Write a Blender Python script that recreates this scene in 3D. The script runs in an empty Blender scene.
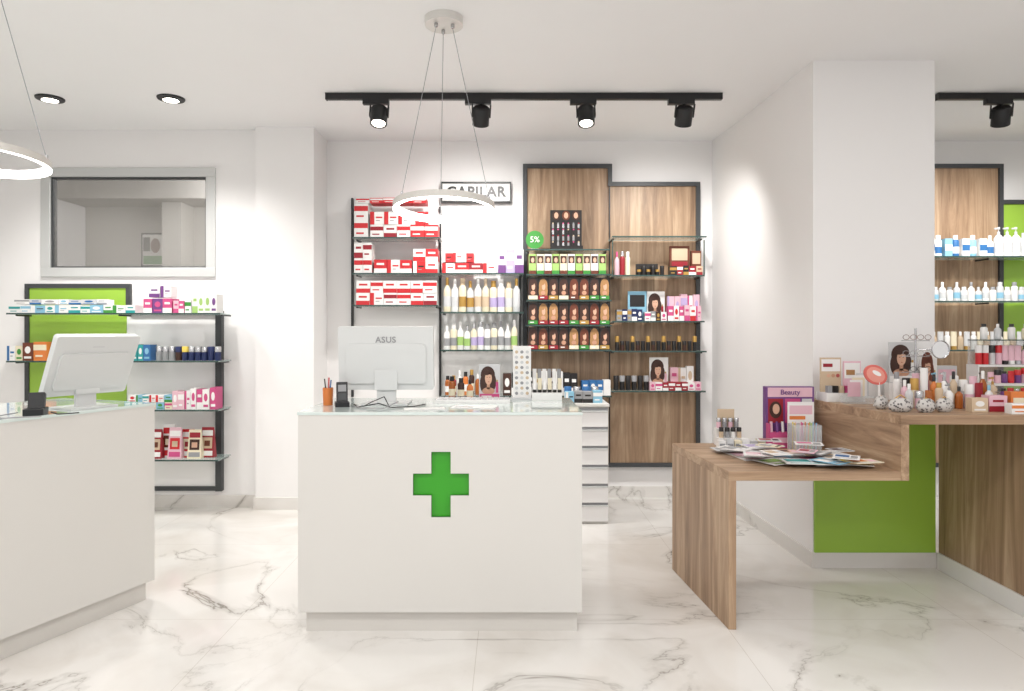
import bpy, math, random
from mathutils import Matrix, Vector
random.seed(7)
scn = bpy.context.scene
F = 683.0; CX = 510.0; HZ = 332.0; CH = 1.43; CEIL = 3.08
# metric conversion of elevation-drawing units on a wall / plane standing y metres away
def S(u, y): return (u-CX)*y/F
def T(v, y): return CH+(HZ-v)*y/F

# ------------------------------------------------------------------ materials
def srgb(c):
    return tuple((x/255/12.92 if x/255 <= .04045 else ((x/255+.055)/1.055)**2.4) for x in c)+(1,)
MATS = {}
def M(name, col=(200,200,200), rough=.5, metal=0, emit=0, alpha=1, noise=0.0, coat=0, trans=0):
    if name in MATS: return MATS[name]
    m = bpy.data.materials.new(name); m.use_nodes = True
    nt = m.node_tree; b = nt.nodes['Principled BSDF']
    c = srgb(col)
    b.inputs['Base Color'].default_value = c
    b.inputs['Roughness'].default_value = rough
    b.inputs['Metallic'].default_value = metal
    b.inputs['Coat Weight'].default_value = coat
    if trans: b.inputs['Transmission Weight'].default_value = trans
    if emit:
        b.inputs['Emission Color'].default_value = c
        b.inputs['Emission Strength'].default_value = emit
    b.inputs['Alpha'].default_value = alpha
    if noise:
        tc = nt.nodes.new('ShaderNodeTexCoord'); n = nt.nodes.new('ShaderNodeTexNoise')
        n.inputs['Scale'].default_value = 3; n.inputs['Detail'].default_value = 4
        mx = nt.nodes.new('ShaderNodeMix'); mx.data_type = 'RGBA'
        mx.inputs[6].default_value = c
        mx.inputs[7].default_value = tuple(x*(1-noise) for x in c[:3])+(1,)
        nt.links.new(tc.outputs['Object'], n.inputs['Vector'])
        nt.links.new(n.outputs['Fac'], mx.inputs[0]); nt.links.new(mx.outputs[2], b.inputs['Base Color'])
    MATS[name] = m; return m

def ramp(nt, stops):
    r = nt.nodes.new('ShaderNodeValToRGB')
    while len(r.color_ramp.elements) < len(stops): r.color_ramp.elements.new(.5)
    for e, (p, c) in zip(r.color_ramp.elements, stops):
        e.position = p; e.color = c
    return r

def wood(name, scale, dark=(124,97,74), mid=(166,136,108), light=(196,169,140)):
    m = M(name, mid, .45); nt = m.node_tree; b = nt.nodes['Principled BSDF']
    tc = nt.nodes.new('ShaderNodeTexCoord'); mp = nt.nodes.new('ShaderNodeMapping')
    mp.inputs['Scale'].default_value = scale
    n = nt.nodes.new('ShaderNodeTexNoise'); n.inputs['Scale'].default_value = 1; n.inputs['Detail'].default_value = 9
    n.inputs['Roughness'].default_value = .7; n.inputs['Distortion'].default_value = .9
    r = ramp(nt, [(.32, srgb(dark)), (.5, srgb(mid)), (.66, srgb(light))])
    nt.links.new(tc.outputs['Object'], mp.inputs[0]); nt.links.new(mp.outputs[0], n.inputs[0])
    nt.links.new(n.outputs['Fac'], r.inputs[0]); nt.links.new(r.outputs[0], b.inputs['Base Color'])
    return m
WV = wood('oak_vertical', (11, 11, .7))
WH = wood('oak_horizontal', (.7, 11, 11))
WY = wood('oak_crosswise', (11, .7, 11))

def marble(name, tiles=True):
    m = M(name, (226,223,218), .12 if tiles else .3); nt = m.node_tree; b = nt.nodes['Principled BSDF']
    L = nt.links.new
    tc = nt.nodes.new('ShaderNodeTexCoord')
    n1 = nt.nodes.new('ShaderNodeTexNoise'); n1.inputs['Scale'].default_value = .75; n1.inputs['Detail'].default_value = 7
    n1.inputs['Roughness'].default_value = .55; n1.inputs['Distortion'].default_value = 1.1
    L(tc.outputs['Object'], n1.inputs[0])
    s = nt.nodes.new('ShaderNodeMath'); s.operation = 'SUBTRACT'; s.inputs[1].default_value = .5
    a = nt.nodes.new('ShaderNodeMath'); a.operation = 'ABSOLUTE'
    L(n1.outputs['Fac'], s.inputs[0]); L(s.outputs[0], a.inputs[0])
    v = ramp(nt, [(0, (.85,.85,.85,1)), (.003, (.3,.3,.3,1)), (.024, (0,0,0,1))]); L(a.outputs[0], v.inputs[0])
    n2 = nt.nodes.new('ShaderNodeTexNoise'); n2.inputs['Scale'].default_value = 1.1; n2.inputs['Detail'].default_value = 3
    mp = nt.nodes.new('ShaderNodeMapping'); mp.inputs['Location'].default_value = (5.2, 1.3, 0)
    L(tc.outputs['Object'], mp.inputs[0]); L(mp.outputs[0], n2.inputs[0])
    k = ramp(nt, [(.4, (.1,.1,.1,1)), (.62, (1,1,1,1))]); L(n2.outputs['Fac'], k.inputs[0])
    mu = nt.nodes.new('ShaderNodeMath'); mu.operation = 'MULTIPLY'
    L(v.outputs[0], mu.inputs[0]); L(k.outputs[0], mu.inputs[1])
    n3 = nt.nodes.new('ShaderNodeTexNoise'); n3.inputs['Scale'].default_value = 1.7; n3.inputs['Detail'].default_value = 6
    n3.inputs['Distortion'].default_value = 1
    L(tc.outputs['Object'], n3.inputs[0])
    base = ramp(nt, [(.3, srgb((214,209,203))), (.55, srgb((228,225,221)))]); L(n3.outputs['Fac'], base.inputs[0])
    mx = nt.nodes.new('ShaderNodeMix'); mx.data_type = 'RGBA'
    L(mu.outputs[0], mx.inputs[0]); L(base.outputs[0], mx.inputs[6]); mx.inputs[7].default_value = srgb((122,114,104))
    out = mx.outputs[2]
    if tiles:
        br = nt.nodes.new('ShaderNodeTexBrick'); br.offset = 0
        br.inputs['Scale'].default_value = 1; br.inputs['Brick Width'].default_value = 1.2; br.inputs['Row Height'].default_value = 1.2
        br.inputs['Mortar Size'].default_value = .0015; br.inputs['Mortar Smooth'].default_value = 0
        br.inputs['Color1'].default_value = (1,1,1,1); br.inputs['Color2'].default_value = (1,1,1,1); br.inputs['Mortar'].default_value = (.78,.76,.73,1)
        mp2 = nt.nodes.new('ShaderNodeMapping'); mp2.inputs['Location'].default_value = (.15, .2, 0)
        L(tc.outputs['Object'], mp2.inputs[0]); L(mp2.outputs[0], br.inputs[0])
        m2 = nt.nodes.new('ShaderNodeMix'); m2.data_type = 'RGBA'; m2.blend_type = 'MULTIPLY'; m2.inputs[0].default_value = 1
        L(out, m2.inputs[6]); L(br.outputs['Color'], m2.inputs[7]); out = m2.outputs[2]
    L(out, b.inputs['Base Color'])
    return m
MF = marble('marble_tiles'); MB_ = marble('marble_skirting', False)

WALL = M('wall_paint', (243,241,240), .8, noise=.02)
CEILM = M('ceiling_paint', (243,242,242), .85, noise=.02)
WHITE = M('white_lacquer', (220,217,212), .35, noise=.02)
PLINTH = M('plinth_grey', (214,210,204), .4)
BLACK = M('black_metal', (22,22,24), .4)
DGREY = M('frame_anthracite', (62,64,66), .45)
ALU = M('aluminium', (205,206,205), .4, .25)
GREEN = M('lime_green_panel', (156,196,70), .35)
CROSS = M('cross_green', (54,160,30), .25)
EDGE = M('glass_edge', (58,78,74), .2)
GLASS = M('shelf_glass', (205,225,220), .08, alpha=.38)
DESKG = M('desk_glass_top', (216,227,223), .08, coat=.5)
ACR = M('acrylic_clear', (235,240,242), .05, alpha=.28)
EMI = M('led_diffuser', (255,252,248), .5, emit=9)
EMS = M('lamp_lens', (255,246,232), .5, emit=12)
W = M('card_white', (236,234,232), .5); CREAM = M('cream', (230,219,192), .5)
RED = M('card_red', (200,40,46), .45); DRED = M('card_dark_red', (150,28,42), .45)
PINK = M('card_pink', (200,78,130), .45); LPINK = M('card_light_pink', (226,184,196), .45)
PURP = M('card_purple', (112,66,128), .45); LILAC = M('card_lilac', (180,165,205), .5)
BLUE = M('card_blue', (46,104,160), .45); LBLUE = M('card_light_blue', (134,184,208), .45); NAVY = M('card_navy', (28,40,86), .45)
TEAL = M('card_teal', (40,150,150), .45); GRN = M('card_green', (60,140,56), .45); LGRN = M('card_light_green', (160,194,112), .5)
ORG = M('card_orange', (216,124,60), .45); YEL = M('card_yellow', (222,196,90), .45)
BRN = M('hair_brown', (62,34,24), .5); BRN2 = M('hair_auburn', (104,50,30), .5); BLND = M('hair_blond', (170,126,80), .5)
DK = M('card_black', (30,26,26), .4); SKIN = M('portrait_skin', (216,172,146), .5)
GOLD = M('gold_print', (190,150,80), .35, .5); GREY = M('card_grey', (150,150,152), .5); LGREY = M('card_light_grey', (205,205,206), .5)
AMBER = M('amber_bottle', (166,92,38), .2); SILV = M('silver_cap', (190,190,192), .25, .8); BEIGE = M('card_beige', (205,182,154), .5)
LIP = M('portrait_lips', (176,84,80), .5); SHD = M('portrait_shade', (196,148,122), .5)
SHELLW = M('monitor_shell', (216,217,216), .35)

# ------------------------------------------------------------------ mesh builder
class MB:
    def __init__(s): s.v=[]; s.f=[]; s.mi=[]; s.sm=[]; s.mats=[]; s.M=Matrix.Identity(4)
    def _m(s, m):
        if m not in s.mats: s.mats.append(m)
        return s.mats.index(m)
    def add(s, vs, fs, m, smooth=False):
        o=len(s.v); s.v += [tuple(s.M@Vector(p)) for p in vs]
        k = s._m(m) if not isinstance(m, list) else None
        for i, f in enumerate(fs):
            s.f.append([o+j for j in f]); s.mi.append(k if k is not None else s._m(m[i])); s.sm.append(smooth)
    def b(s, x0,x1,y0,y1,z0,z1,m):
        vs=[(x0,y0,z0),(x1,y0,z0),(x1,y1,z0),(x0,y1,z0),(x0,y0,z1),(x1,y0,z1),(x1,y1,z1),(x0,y1,z1)]
        s.add(vs, [(0,3,2,1),(4,5,6,7),(0,1,5,4),(1,2,6,5),(2,3,7,6),(3,0,4,7)], m)
    def prism(s, pts, z0, z1, m):
        a=sum(pts[i][0]*pts[(i+1)%len(pts)][1]-pts[(i+1)%len(pts)][0]*pts[i][1] for i in range(len(pts)))
        if a<0: pts=pts[::-1]
        n=len(pts); vs=[(x,y,z0) for x,y in pts]+[(x,y,z1) for x,y in pts]
        s.add(vs, [tuple(range(n))[::-1], tuple(range(n,2*n))]+[(i,(i+1)%n,n+(i+1)%n,n+i) for i in range(n)], m)
    def lathe(s, x,y,z, prof, m, seg=14, sy=1):
        vs=[]; fs=[]; ms=[]
        for r,h in prof:
            for i in range(seg):
                a=2*math.pi*i/seg; vs.append((x+r*math.cos(a), y+sy*r*math.sin(a), z+h))
        for k in range(len(prof)-1):
            for i in range(seg):
                j=(i+1)%seg; fs.append((k*seg+i,k*seg+j,(k+1)*seg+j,(k+1)*seg+i)); ms.append(m[k] if isinstance(m, list) else m)
        fs.append(tuple(range(seg))[::-1]); ms.append(ms[0])
        t=(len(prof)-1)*seg; fs.append(tuple(range(t,t+seg))); ms.append(ms[-2])
        s.add(vs, fs, ms, True)
    def ell(s, x,z,rx,rz,y,m,n=18, th=.0012):
        vs=[(x+rx*math.cos(2*math.pi*i/n), y, z+rz*math.sin(2*math.pi*i/n)) for i in range(n)]
        s.add(vs+[(a,y+th,c) for a,_,c in vs], [tuple(range(n)), tuple(range(n,2*n))[::-1]]+[((i+1)%n,i,n+i,n+(i+1)%n) for i in range(n)], m)
    def tube(s, p, q, r, m, seg=8):
        p=Vector(p); q=Vector(q); d=(q-p); L=d.length; R=d.to_track_quat('Z','Y').to_matrix().to_4x4()
        old=s.M; s.M=old@Matrix.Translation(p)@R
        s.lathe(0,0,0,[(r,0),(r,L)],m,seg); s.M=old
    def path(s, pts, r, m):
        for a,b in zip(pts, pts[1:]): s.tube(a,b,r,m,6)
    def done(s, name, bevel=0, parent=None):
        me=bpy.data.meshes.new(name)
        me.from_pydata(s.v, [], s.f)
        for m in s.mats: me.materials.append(m)
        me.polygons.foreach_set('material_index', s.mi); me.polygons.foreach_set('use_smooth', s.sm)
        me.update(); o=bpy.data.objects.new(name, me); scn.collection.objects.link(o)
        if bevel:
            md=o.modifiers.new('bevel','BEVEL'); md.width=bevel; md.segments=2; md.limit_method='ANGLE'; md.angle_limit=math.radians(40)
        if any(s.sm):
            md=o.modifiers.new('split','EDGE_SPLIT'); md.split_angle=math.radians(40)
        if parent: o.parent=parent
        return o
def empty(name):
    e=bpy.data.objects.new(name,None); scn.collection.objects.link(e); e.empty_display_size=.1; return e
def text(body, x,y,z,size,m,parent,name='lettering', rz=0, extr=.002, rot=None):
    c=bpy.data.curves.new(name,'FONT'); c.body=body; c.size=size; c.align_x='CENTER'; c.align_y='CENTER'; c.extrude=extr
    o=bpy.data.objects.new(name,c); scn.collection.objects.link(o); c.materials.append(m)
    o.location=(x,y,z); o.rotation_euler=rot or (math.pi/2,0,rz); o.parent=parent; return o

# ------------------------------------------------------------------ room shell
m=MB(); m.b(-4.8,4.9,-3,7.6,-.1,0,MF); m.done('floor')
m=MB(); m.b(-4.8,4.9,-3,7.6,CEIL,CEIL+.1,CEILM); m.done('ceiling')
YL=5.58; YB=5.9
wx0,wx1,wz0,wz1 = S(42,YL),S(216,YL),T(277,YL),T(168,YL)
m=MB()
m.b(-4.6,wx0,YL,YL+.16,0,CEIL,WALL); m.b(wx1,-2.05,YL,YL+.16,0,CEIL,WALL)
m.b(wx0,wx1,YL,YL+.16,0,wz0,WALL); m.b(wx0,wx1,YL,YL+.16,wz1,CEIL,WALL)
m.done('wall_left_back')
m=MB(); m.b(-2.05,-1.58,5.5,6.06,0,CEIL,WALL); m.done('wall_column')
m=MB(); m.b(-1.58,4.8,YB,YB+.16,0,CEIL,WALL); m.done('wall_back')
m=MB(); m.b(-4.76,-4.6,-3,7.6,0,CEIL,WALL); m.done('wall_left')
m=MB(); m.b(4.8,4.9,-3,6.06,0,CEIL,WALL); m.done('wall_right')
pier=[(1.745,YB),(1.79,5.4),(1.841,4.15),(2.58,4.15),(2.58,YB)]
m=MB(); m.prism(pier,0,CEIL,WALL); m.done('wall_pier')
OFF=M('reflection_room_paint',(190,186,180),.8)
m=MB(); m.b(-4.6,-2.05,7.4,7.56,0,CEIL,OFF); m.b(-2.05,-1.93,6.06,7.56,0,CEIL,OFF); m.b(-4.6,-2.05,6.9,7.4,2.78,CEIL,OFF); m.b(-3.62,-3.42,7.1,7.4,0,2.78,OFF); m.done('wall_reflection_room')  # room added behind the glass to stand in for what it reflects
m=MB(); m.b(-3.98,-3.72,7.37,7.398,2.12,2.5,DK); m.b(-3.96,-3.74,7.362,7.37,2.15,2.48,W)
m.b(-3.95,-3.75,7.356,7.362,2.16,2.25,GRN); m.ell(-3.82,2.36,.05,.08,7.355,BRN2); m.b(-3.95,-3.88,7.356,7.362,2.3,2.45,DK); m.done('reflection_picture')  # stands in for the picture mirrored in the window glass

# skirting
m=MB(); m.b(-4.6,-2.06,YL-.012,YL,0,.1,MB_); m.done('baseboard_left_back')
m=MB(); m.b(-2.062,-1.58,5.488,5.5,0,.1,MB_); m.b(-1.58,-1.568,5.488,YB,0,.1,MB_); m.done('baseboard_column')
m=MB(); m.b(-1.568,1.735,YB-.012,YB,0,.1,MB_); m.done('baseboard_back')
m=MB(); m.prism([(1.745,YB-.012),(1.733,YB-.012),(1.777,5.4),(1.829,4.138),(2.59,4.138),(2.59,4.15),(1.841,4.15),(1.79,5.4)],0,.095,MB_); m.done('baseboard_pier')
m=MB(); m.b(1.845,2.575,4.132,4.15,.095,1.0,GREEN); m.done('green_wall_panel')

# internal window
m=MB(); fw=.075; y0,y1=YL-.02,YL+.06
m.b(wx0,wx1,y0,y1,wz1-fw,wz1,ALU); m.b(wx0,wx1,y0,y1,wz0,wz0+fw,ALU)
m.b(wx0,wx0+fw,y0,y1,wz0+fw,wz1-fw,ALU); m.b(wx1-fw,wx1,y0,y1,wz0+fw,wz1-fw,ALU)
for a in (0,1):
    q=.012
    m.b(wx0+fw,wx1-fw,y0+.02,y1,(wz1-fw-q) if a else (wz0+fw),(wz1-fw) if a else (wz0+fw+q),DGREY)
    m.b((wx0+fw) if a else (wx1-fw-q),(wx0+fw+q) if a else (wx1-fw),y0+.02,y1,wz0+fw+q,wz1-fw-q,DGREY)
wg=M('tinted_window_glass',(150,148,144),.03,alpha=.3)
m.b(wx0+fw,wx1-fw,YL+.02,YL+.026,wz0+fw,wz1-fw,wg)
m.done('window_1',.003)

# ------------------------------------------------------------------ ceiling fittings
def lamp(kind,loc,energy,parent,**kw):
    l=bpy.data.lights.new('lamp',kind); l.energy=energy; l.color=kw.pop('color',(1,.98,.95))
    rot=kw.pop('rot',None)
    for k,v in kw.items(): setattr(l,k,v)
    lo=bpy.data.objects.new('lamp',l); scn.collection.objects.link(lo); lo.location=loc
    if rot: lo.rotation_euler=rot
    lo.parent=parent
for px,py in ((50,99),(171,96)):
    y=1.65*F/(HZ-98); x=S(px,y); m=MB()
    m.lathe(x,y,CEIL-.012,[(.088,.0),(.092,.006),(.092,.012)],BLACK,28)
    m.lathe(x,y,CEIL-.022,[(.03,0),(.052,.004),(.062,.0105)],[EMS,BLACK],24)
    o=m.done('recessed_downlight')
    lamp('SPOT',(x,y,CEIL-.05),110,o,spot_size=2.3,spot_blend=1,shadow_soft_size=.06)

def track(name, x0,x1,y,heads):
    m=MB(); m.b(x0,x1,y-.018,y+.018,CEIL-.045,CEIL-.002,BLACK)
    m.b(x0-.008,x0,y-.02,y+.02,CEIL-.047,CEIL-.002,DK)
    lamps=[]
    for hx,tx,tz,lit,e in heads:
        m.b(hx-.11,hx+.07,y-.02,y+.02,CEIL-.078,CEIL-.045,BLACK)
        m.tube((hx,y,CEIL-.078),(hx,y,CEIL-.115),.012,BLACK)
        old=m.M; m.M=Matrix.Translation((hx,y,CEIL-.155))@Matrix.Rotation(tz,4,'Z')@Matrix.Rotation(tx,4,'X')
        m.lathe(0,0,-.065,[(.040,.010),(.048,.008),(.05,0),(.058,0),(.058,.115),(.05,.125),(.0,.125)],BLACK,28)
        m.lathe(0,0,-.062,[(.044,0),(.044,.008)],EMS if lit else LGREY,20)
        m.b(-.066,-.058,-.014,.014,-.01,.08,BLACK); m.b(.058,.066,-.014,.014,-.01,.08,BLACK)
        p=m.M@Vector((0,0,-.085)); d=(m.M.to_3x3()@Vector((0,0,-1))); m.M=old
        lamps.append((p,d,e))
    o=m.done(name,0)
    for p,d,e in lamps:
        lamp('SPOT',p,e,o,spot_size=2.2,spot_blend=1,shadow_soft_size=.06,rot=d.to_track_quat('-Z','Y').to_euler())
YT=4.72
track('track_light', S(327,YT), S(722,YT), YT, [
 (S(379,YT), -.3, 0, 1, 45),(S(481,YT), .66, .12, 0, 115),
 (S(586,YT), -.28, 0, 1, 45),(S(684,YT), .62, -.05, 0, 95)])
track('track_light', S(938,YT), S(1110,YT), YT, [(S(1001,YT), .6, -.5, 0, 80),(S(1085,YT), .6, .2, 0, 60)])

def pendant(x,y,z,r=.262,rot=0,tilt=0):
    m=MB()
    m.lathe(x,y,CEIL-.04,[(.085,.004),(.1,0),(.1,.04)],WHITE,36)
    N=72; sec=[(r+.011,-.017),(r+.011,.017),(r-.011,.017),(r-.011,-.017)]
    for k in range(3):
        a=rot+k*2.094; e=tilt*r*math.sin(a)
        m.lathe(x+.05*math.cos(a),y+.05*math.sin(a),CEIL-.062,[(.006,0),(.01,.004),(.01,.022)],SILV,10)
        m.tube((x+.05*math.cos(a),y+.05*math.sin(a),CEIL-.06),(x+r*math.cos(a),y+r*math.sin(a),z+.02+e),.0018,GREY,6)
        m.tube((x+r*math.cos(a),y+r*math.sin(a),z+.01+e),(x+r*math.cos(a),y+r*math.sin(a),z+.035+e),.006,SILV,8)
    vs=[];fs=[];ms=[]
    for i in range(N):
        a=2*math.pi*i/N
        for q,h in sec: vs.append((x+q*math.cos(a),y+q*math.sin(a),z+h+tilt*q*math.sin(a)))
    for i in range(N):
        j=(i+1)%N
        for k in range(4):
            l=(k+1)%4; fs.append((i*4+k,j*4+k,j*4+l,i*4+l)); ms.append([PLINTH,WHITE,EMI,EMI][k])
    m.add(vs,fs,ms); m.done('ring_pendant_lamp')
pendant(S(444,3.59),3.59,2.085,.255,-.35,-.09)
pendant(-2.33,3.0,2.195,.255,.3,-.06)
PAN = M('fill_panel_glow', (255,252,246), .5, emit=4)
for px,py in ((-2.6,1.5),(0,1.2),(2.6,1.5),(-1.3,-1.2),(1.3,-1.2)):  # out-of-view fill panels, added overhead and behind the camera for soft front light
    m=MB(); m.b(px-.62,px+.62,py-.17,py+.17,CEIL-.03,CEIL,WHITE); m.b(px-.6,px+.6,py-.15,py+.15,CEIL-.034,CEIL-.03,PAN)
    o=m.done('fill_light_panel')
    lamp('AREA',(px,py,CEIL-.04),26,o,shape='RECTANGLE',size=1.2,size_y=.3,color=(1,.99,.975))

# ------------------------------------------------------------------ product helpers
def pbox(m,x,yf,z,w,d,h,body,lab,style=0):
    m.b(x,x+w,yf,yf+d,z,z+h,body); e=yf-.001
    if style==0:
        m.b(x+w*.0,x+w,e,yf,z+h*.55,z+h*.85,lab); m.b(x+w*.15,x+w*.7,e,yf,z+h*.2,z+h*.3,lab)
    elif style==1:
        m.b(x,x+w*.3,e,yf,z,z+h,lab); m.b(x+w*.42,x+w*.88,e,yf,z+h*.5,z+h*.62,DK if lab is W else lab); m.b(x+w*.42,x+w*.7,e,yf,z+h*.28,z+h*.34,GREY)
    elif style==2:
        m.b(x,x+w,e,yf,z,z+h*.35,lab); m.b(x+w*.2,x+w*.8,e,yf,z+h*.6,z+h*.75,lab)
    else:
        m.ell(x+w*.5,z+h*.6,w*.28,h*.2,e,lab); m.b(x+w*.15,x+w*.85,e,yf,z+h*.12,z+h*.24,lab)
def dye(m,x,yf,z,w,d,h,hair,band):
    m.b(x,x+w,yf,yf+d,z,z+h,DK); e=yf-.001
    m.ell(x+w*.5,z+h*.64,w*.44,h*.32,e,hair,14); m.ell(x+w*.26,z+h*.4,w*.22,h*.26,e-.0002,hair,10); m.ell(x+w*.76,z+h*.4,w*.2,h*.26,e-.0002,hair,10)
    m.ell(x+w*.5,z+h*.32,w*.24,h*.1,e-.0008,SHD,10); m.ell(x+w*.54,z+h*.6,w*.18,h*.16,e-.001,SKIN,12); m.ell(x+w*.42,z+h*.74,w*.2,h*.08,e-.0014,hair,10)
    m.b(x+w*.03,x+w*.97,e-.002,yf,z+h*.03,z+h*.2,band); m.b(x+w*.2,x+w*.6,e-.003,e-.002,z+h*.09,z+h*.14,W)
BOT=[(.8,0),(1,.03),(1,.55),(.92,.66),(.4,.76),(.38,.78),(.42,.78),(.42,.98),(.3,1)]
BOT2=[(.9,0),(1,.03),(1,.7),(.9,.76),(.62,.79),(.62,.8),(.66,.8),(.66,.98),(.6,1)]
def bottle(m,x,y,z,r,h,body,cap,label=None,seg=12,P=None):
    P=P or random.choice((BOT,BOT2))
    m.lathe(x,y,z,[(a*r,b*h) for a,b in P],[body]*5+[cap]*3,seg,sy=.75)
    if label: 
        m.lathe(x,y,z+.16*h,[(r*1.01,0),(r*1.01,.3*h)],label,seg,sy=.76)
def pump(m,x,y,z,r,h,body,cap,label=None):
    m.lathe(x,y,z,[(.85*r,0),(r,.03*h),(r,.6*h),(.5*r,.72*h),(.3*r,.74*h),(.3*r,.84*h)],[body]*4+[cap],12)
    m.lathe(x,y,z+.84*h,[(.08*r,0),(.08*r,.08*h),(.3*r,.08*h),(.3*r,.15*h)],cap,8)
    m.b(x-r*.9,x,y-.005,y+.005,z+.92*h,z+.97*h,cap)
    if label: m.lathe(x,y,z+.14*h,[(r*1.01,0),(r*1.01,.34*h)],label,12)
def tubep(m,x,y,z,r,h,body,cap):
    m.lathe(x,y,z,[(.9*r,0),(.9*r,.2*h)],cap,12)
    vs=[];n=10
    for i in range(n):
        a=2*math.pi*i/n; vs.append((x+r*math.cos(a),y+r*.8*math.sin(a),z+.2*h))
    for i in range(n):
        a=2*math.pi*i/n; vs.append((x+r*1.05*math.cos(a),y+.003*math.sin(a),z+h))
    m.add(vs,[tuple(range(n))[::-1],tuple(range(n,2*n))]+[(i,(i+1)%n,n+(i+1)%n,n+i) for i in range(n)],body,True)
def jar(m,x,y,z,r,h,body,cap): m.lathe(x,y,z,[(.95*r,0),(r,.05*h),(r,.6*h),(1.04*r,.6*h),(1.04*r,.97*h),(.95*r,h)],[body]*3+[cap]*2,14)
def rowbox(m,x0,x1,yf,z,w,h,d,bodies,labs,styles=(0,1,2,3),stack=1,jit=.15,gap=.003):
    for s_ in range(stack):
        n=max(1,round((x1-x0)/w)); ws=[random.uniform(1-jit,1+jit) for _ in range(n)]; k=(x1-x0)/sum(ws); x=x0
        for q in ws:
            ww=q*k-gap
            i=random.randrange(len(bodies))
            pbox(m,x,yf+random.uniform(0,.012),z+s_*(h+.001),ww,d,h*(1 if stack>1 else random.uniform(.9,1)),bodies[i],labs[i%len(labs)],random.choice(styles)); x+=ww+gap
def portrait(m,x0,x1,z0,z1,yf,bg,hair,acc,th=.008,cx=.5):
    # printed card: head-and-shoulders photo filling the upper part, text strip below, product shot at the side
    w=x1-x0;h=z1-z0; m.b(x0,x1,yf,yf+th,z0,z1,bg); e=yf-.0015
    m.ell(x0+w*(cx-.08),z0+h*.7,w*.34,h*.24,e,hair,22,.0014)
    m.ell(x0+w*(cx-.26),z0+h*.46,w*.2,h*.26,e-.0002,hair,18,.0014); m.ell(x0+w*(cx+.14),z0+h*.5,w*.18,h*.24,e-.0002,hair,18,.0014)
    m.ell(x0+w*(cx-.05),z0+h*.25,w*.3,h*.1,e-.0006,SHD,18,.0014); m.b(x0+w*(cx-.12),x0+w*(cx+.02),e-.0006,e,z0+h*.3,z0+h*.48,SHD)
    m.ell(x0+w*(cx-.05),z0+h*.6,w*.165,h*.175,e-.0012,SKIN,20)
    m.ell(x0+w*(cx-.14),z0+h*.76,w*.18,h*.07,e-.0018,hair,16); m.ell(x0+w*(cx+.07),z0+h*.75,w*.1,h*.05,e-.0018,hair,14)
    m.ell(x0+w*(cx-.04),z0+h*.505,w*.035,h*.01,e-.002,LIP,10)
    for k in (-1,1): m.ell(x0+w*(cx-.05+k*.065),z0+h*.63,w*.026,h*.007,e-.002,BRN,10)
    m.b(x0+w*.03,x0+w*.97,e-.0014,yf,z0+h*.02,z0+h*.17,acc); m.b(x0+w*.12,x0+w*.6,e-.0026,e-.0014,z0+h*.09,z0+h*.12,W); m.b(x0+w*.12,x0+w*.45,e-.0026,e-.0014,z0+h*.05,z0+h*.065,W)
    m.b(x0+w*.8,x0+w*.92,e-.0012,yf,z0+h*.2,z0+h*.5,acc); m.b(x0+w*.83,x0+w*.89,e-.0012,yf,z0+h*.5,z0+h*.56,GOLD)
def gshelf(m,x0,x1,y0,y1,z,th=.01):
    m.b(x0,x1,y0+.006,y1,z-th,z,GLASS); m.b(x0,x1,y0,y0+.006,z-th-.001,z+.001,EDGE)
    n=max(2,int((x1-x0)/.7)+1)
    for i in range(n):
        x=x0+.02+(x1-x0-.04)*i/(n-1); m.b(x-.005,x+.005,y0+.08,y1,z-th-.012,z-th,BLACK)

# ------------------------------------------------------------------ left shelving unit
YS=5.28
root=empty('pharmacy_shelving_unit')
m=MB(); yf=YL-.03
def fr(m,x0,x1,z0,z1,t=.03,y0=None,y1=None,mat=DGREY):
    m.b(x0,x1,y0,y1,z1-t,z1,mat); m.b(x0,x1,y0,y1,z0,z0+t,mat); m.b(x0,x0+t,y0,y1,z0+t,z1-t,mat); m.b(x1-t,x1,y0,y1,z0+t,z1-t,mat)
gx0,gx1=S(27,YL),S(132,YL)
gz1=T(284,YL); gz0=T(490,YL)
ax1=S(224,YL); az1=T(311,YL)
m.b(gx0,gx1,yf,YL-.001,gz1-.035,gz1,DGREY); m.b(gx0,gx0+.035,yf,YL-.001,gz0,gz1-.035,DGREY); m.b(gx1-.035,gx1,yf,YL-.001,az1,gz1-.035,DGREY)
m.b(gx1,ax1,yf,YL-.001,az1-.035,az1,DGREY); m.b(ax1-.05,ax1,yf-.02,YL-.001,gz0,az1-.035,DGREY); m.b(gx0,ax1-.05,yf,YL-.001,gz0,gz0+.035,DGREY)
m.b(gx0+.035,gx1-.035,YL-.02,YL-.001,gz0+.035,gz1-.035,GREEN)
m.b(gx1-.035,ax1-.05,YL-.012,YL-.001,gz0+.035,az1-.035,WALL)
m.done('back_panels',0,root)
m=MB()
sh={}
for k,(py,a,b_) in {'a':(313,6,220),'b':(361,6,218),'c':(410,100,218),'d':(460,60,218)}.items():
    z=T(py,YS); sh[k]=z; gshelf(m,S(a,YS),S(b_,YS),YS,yf-.021,z)
m.done('glass_shelves',0,root)
YP=YS+.03
m=MB(); z=sh['a']+.001
rowbox(m,S(8,YP),S(135,YP),YP,z,.09,.065,.12,[W,W,W,W,LBLUE,W],[TEAL,LBLUE,GRN,BLUE,W,GREY],jit=.3)
rowbox(m,S(12,YP),S(105,YP),YP+.02,z+.068,.1,.04,.1,[W,W,LGREY],[LBLUE,GREY,BLUE],jit=.3)
m.done('ointment_boxes')
m=MB(); rowbox(m,S(143,YP),S(172,YP),YP,z,.08,.12,.12,[PINK,PURP,W,DRED],[W,PINK,PINK,W],stack=1,jit=.2)
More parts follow.
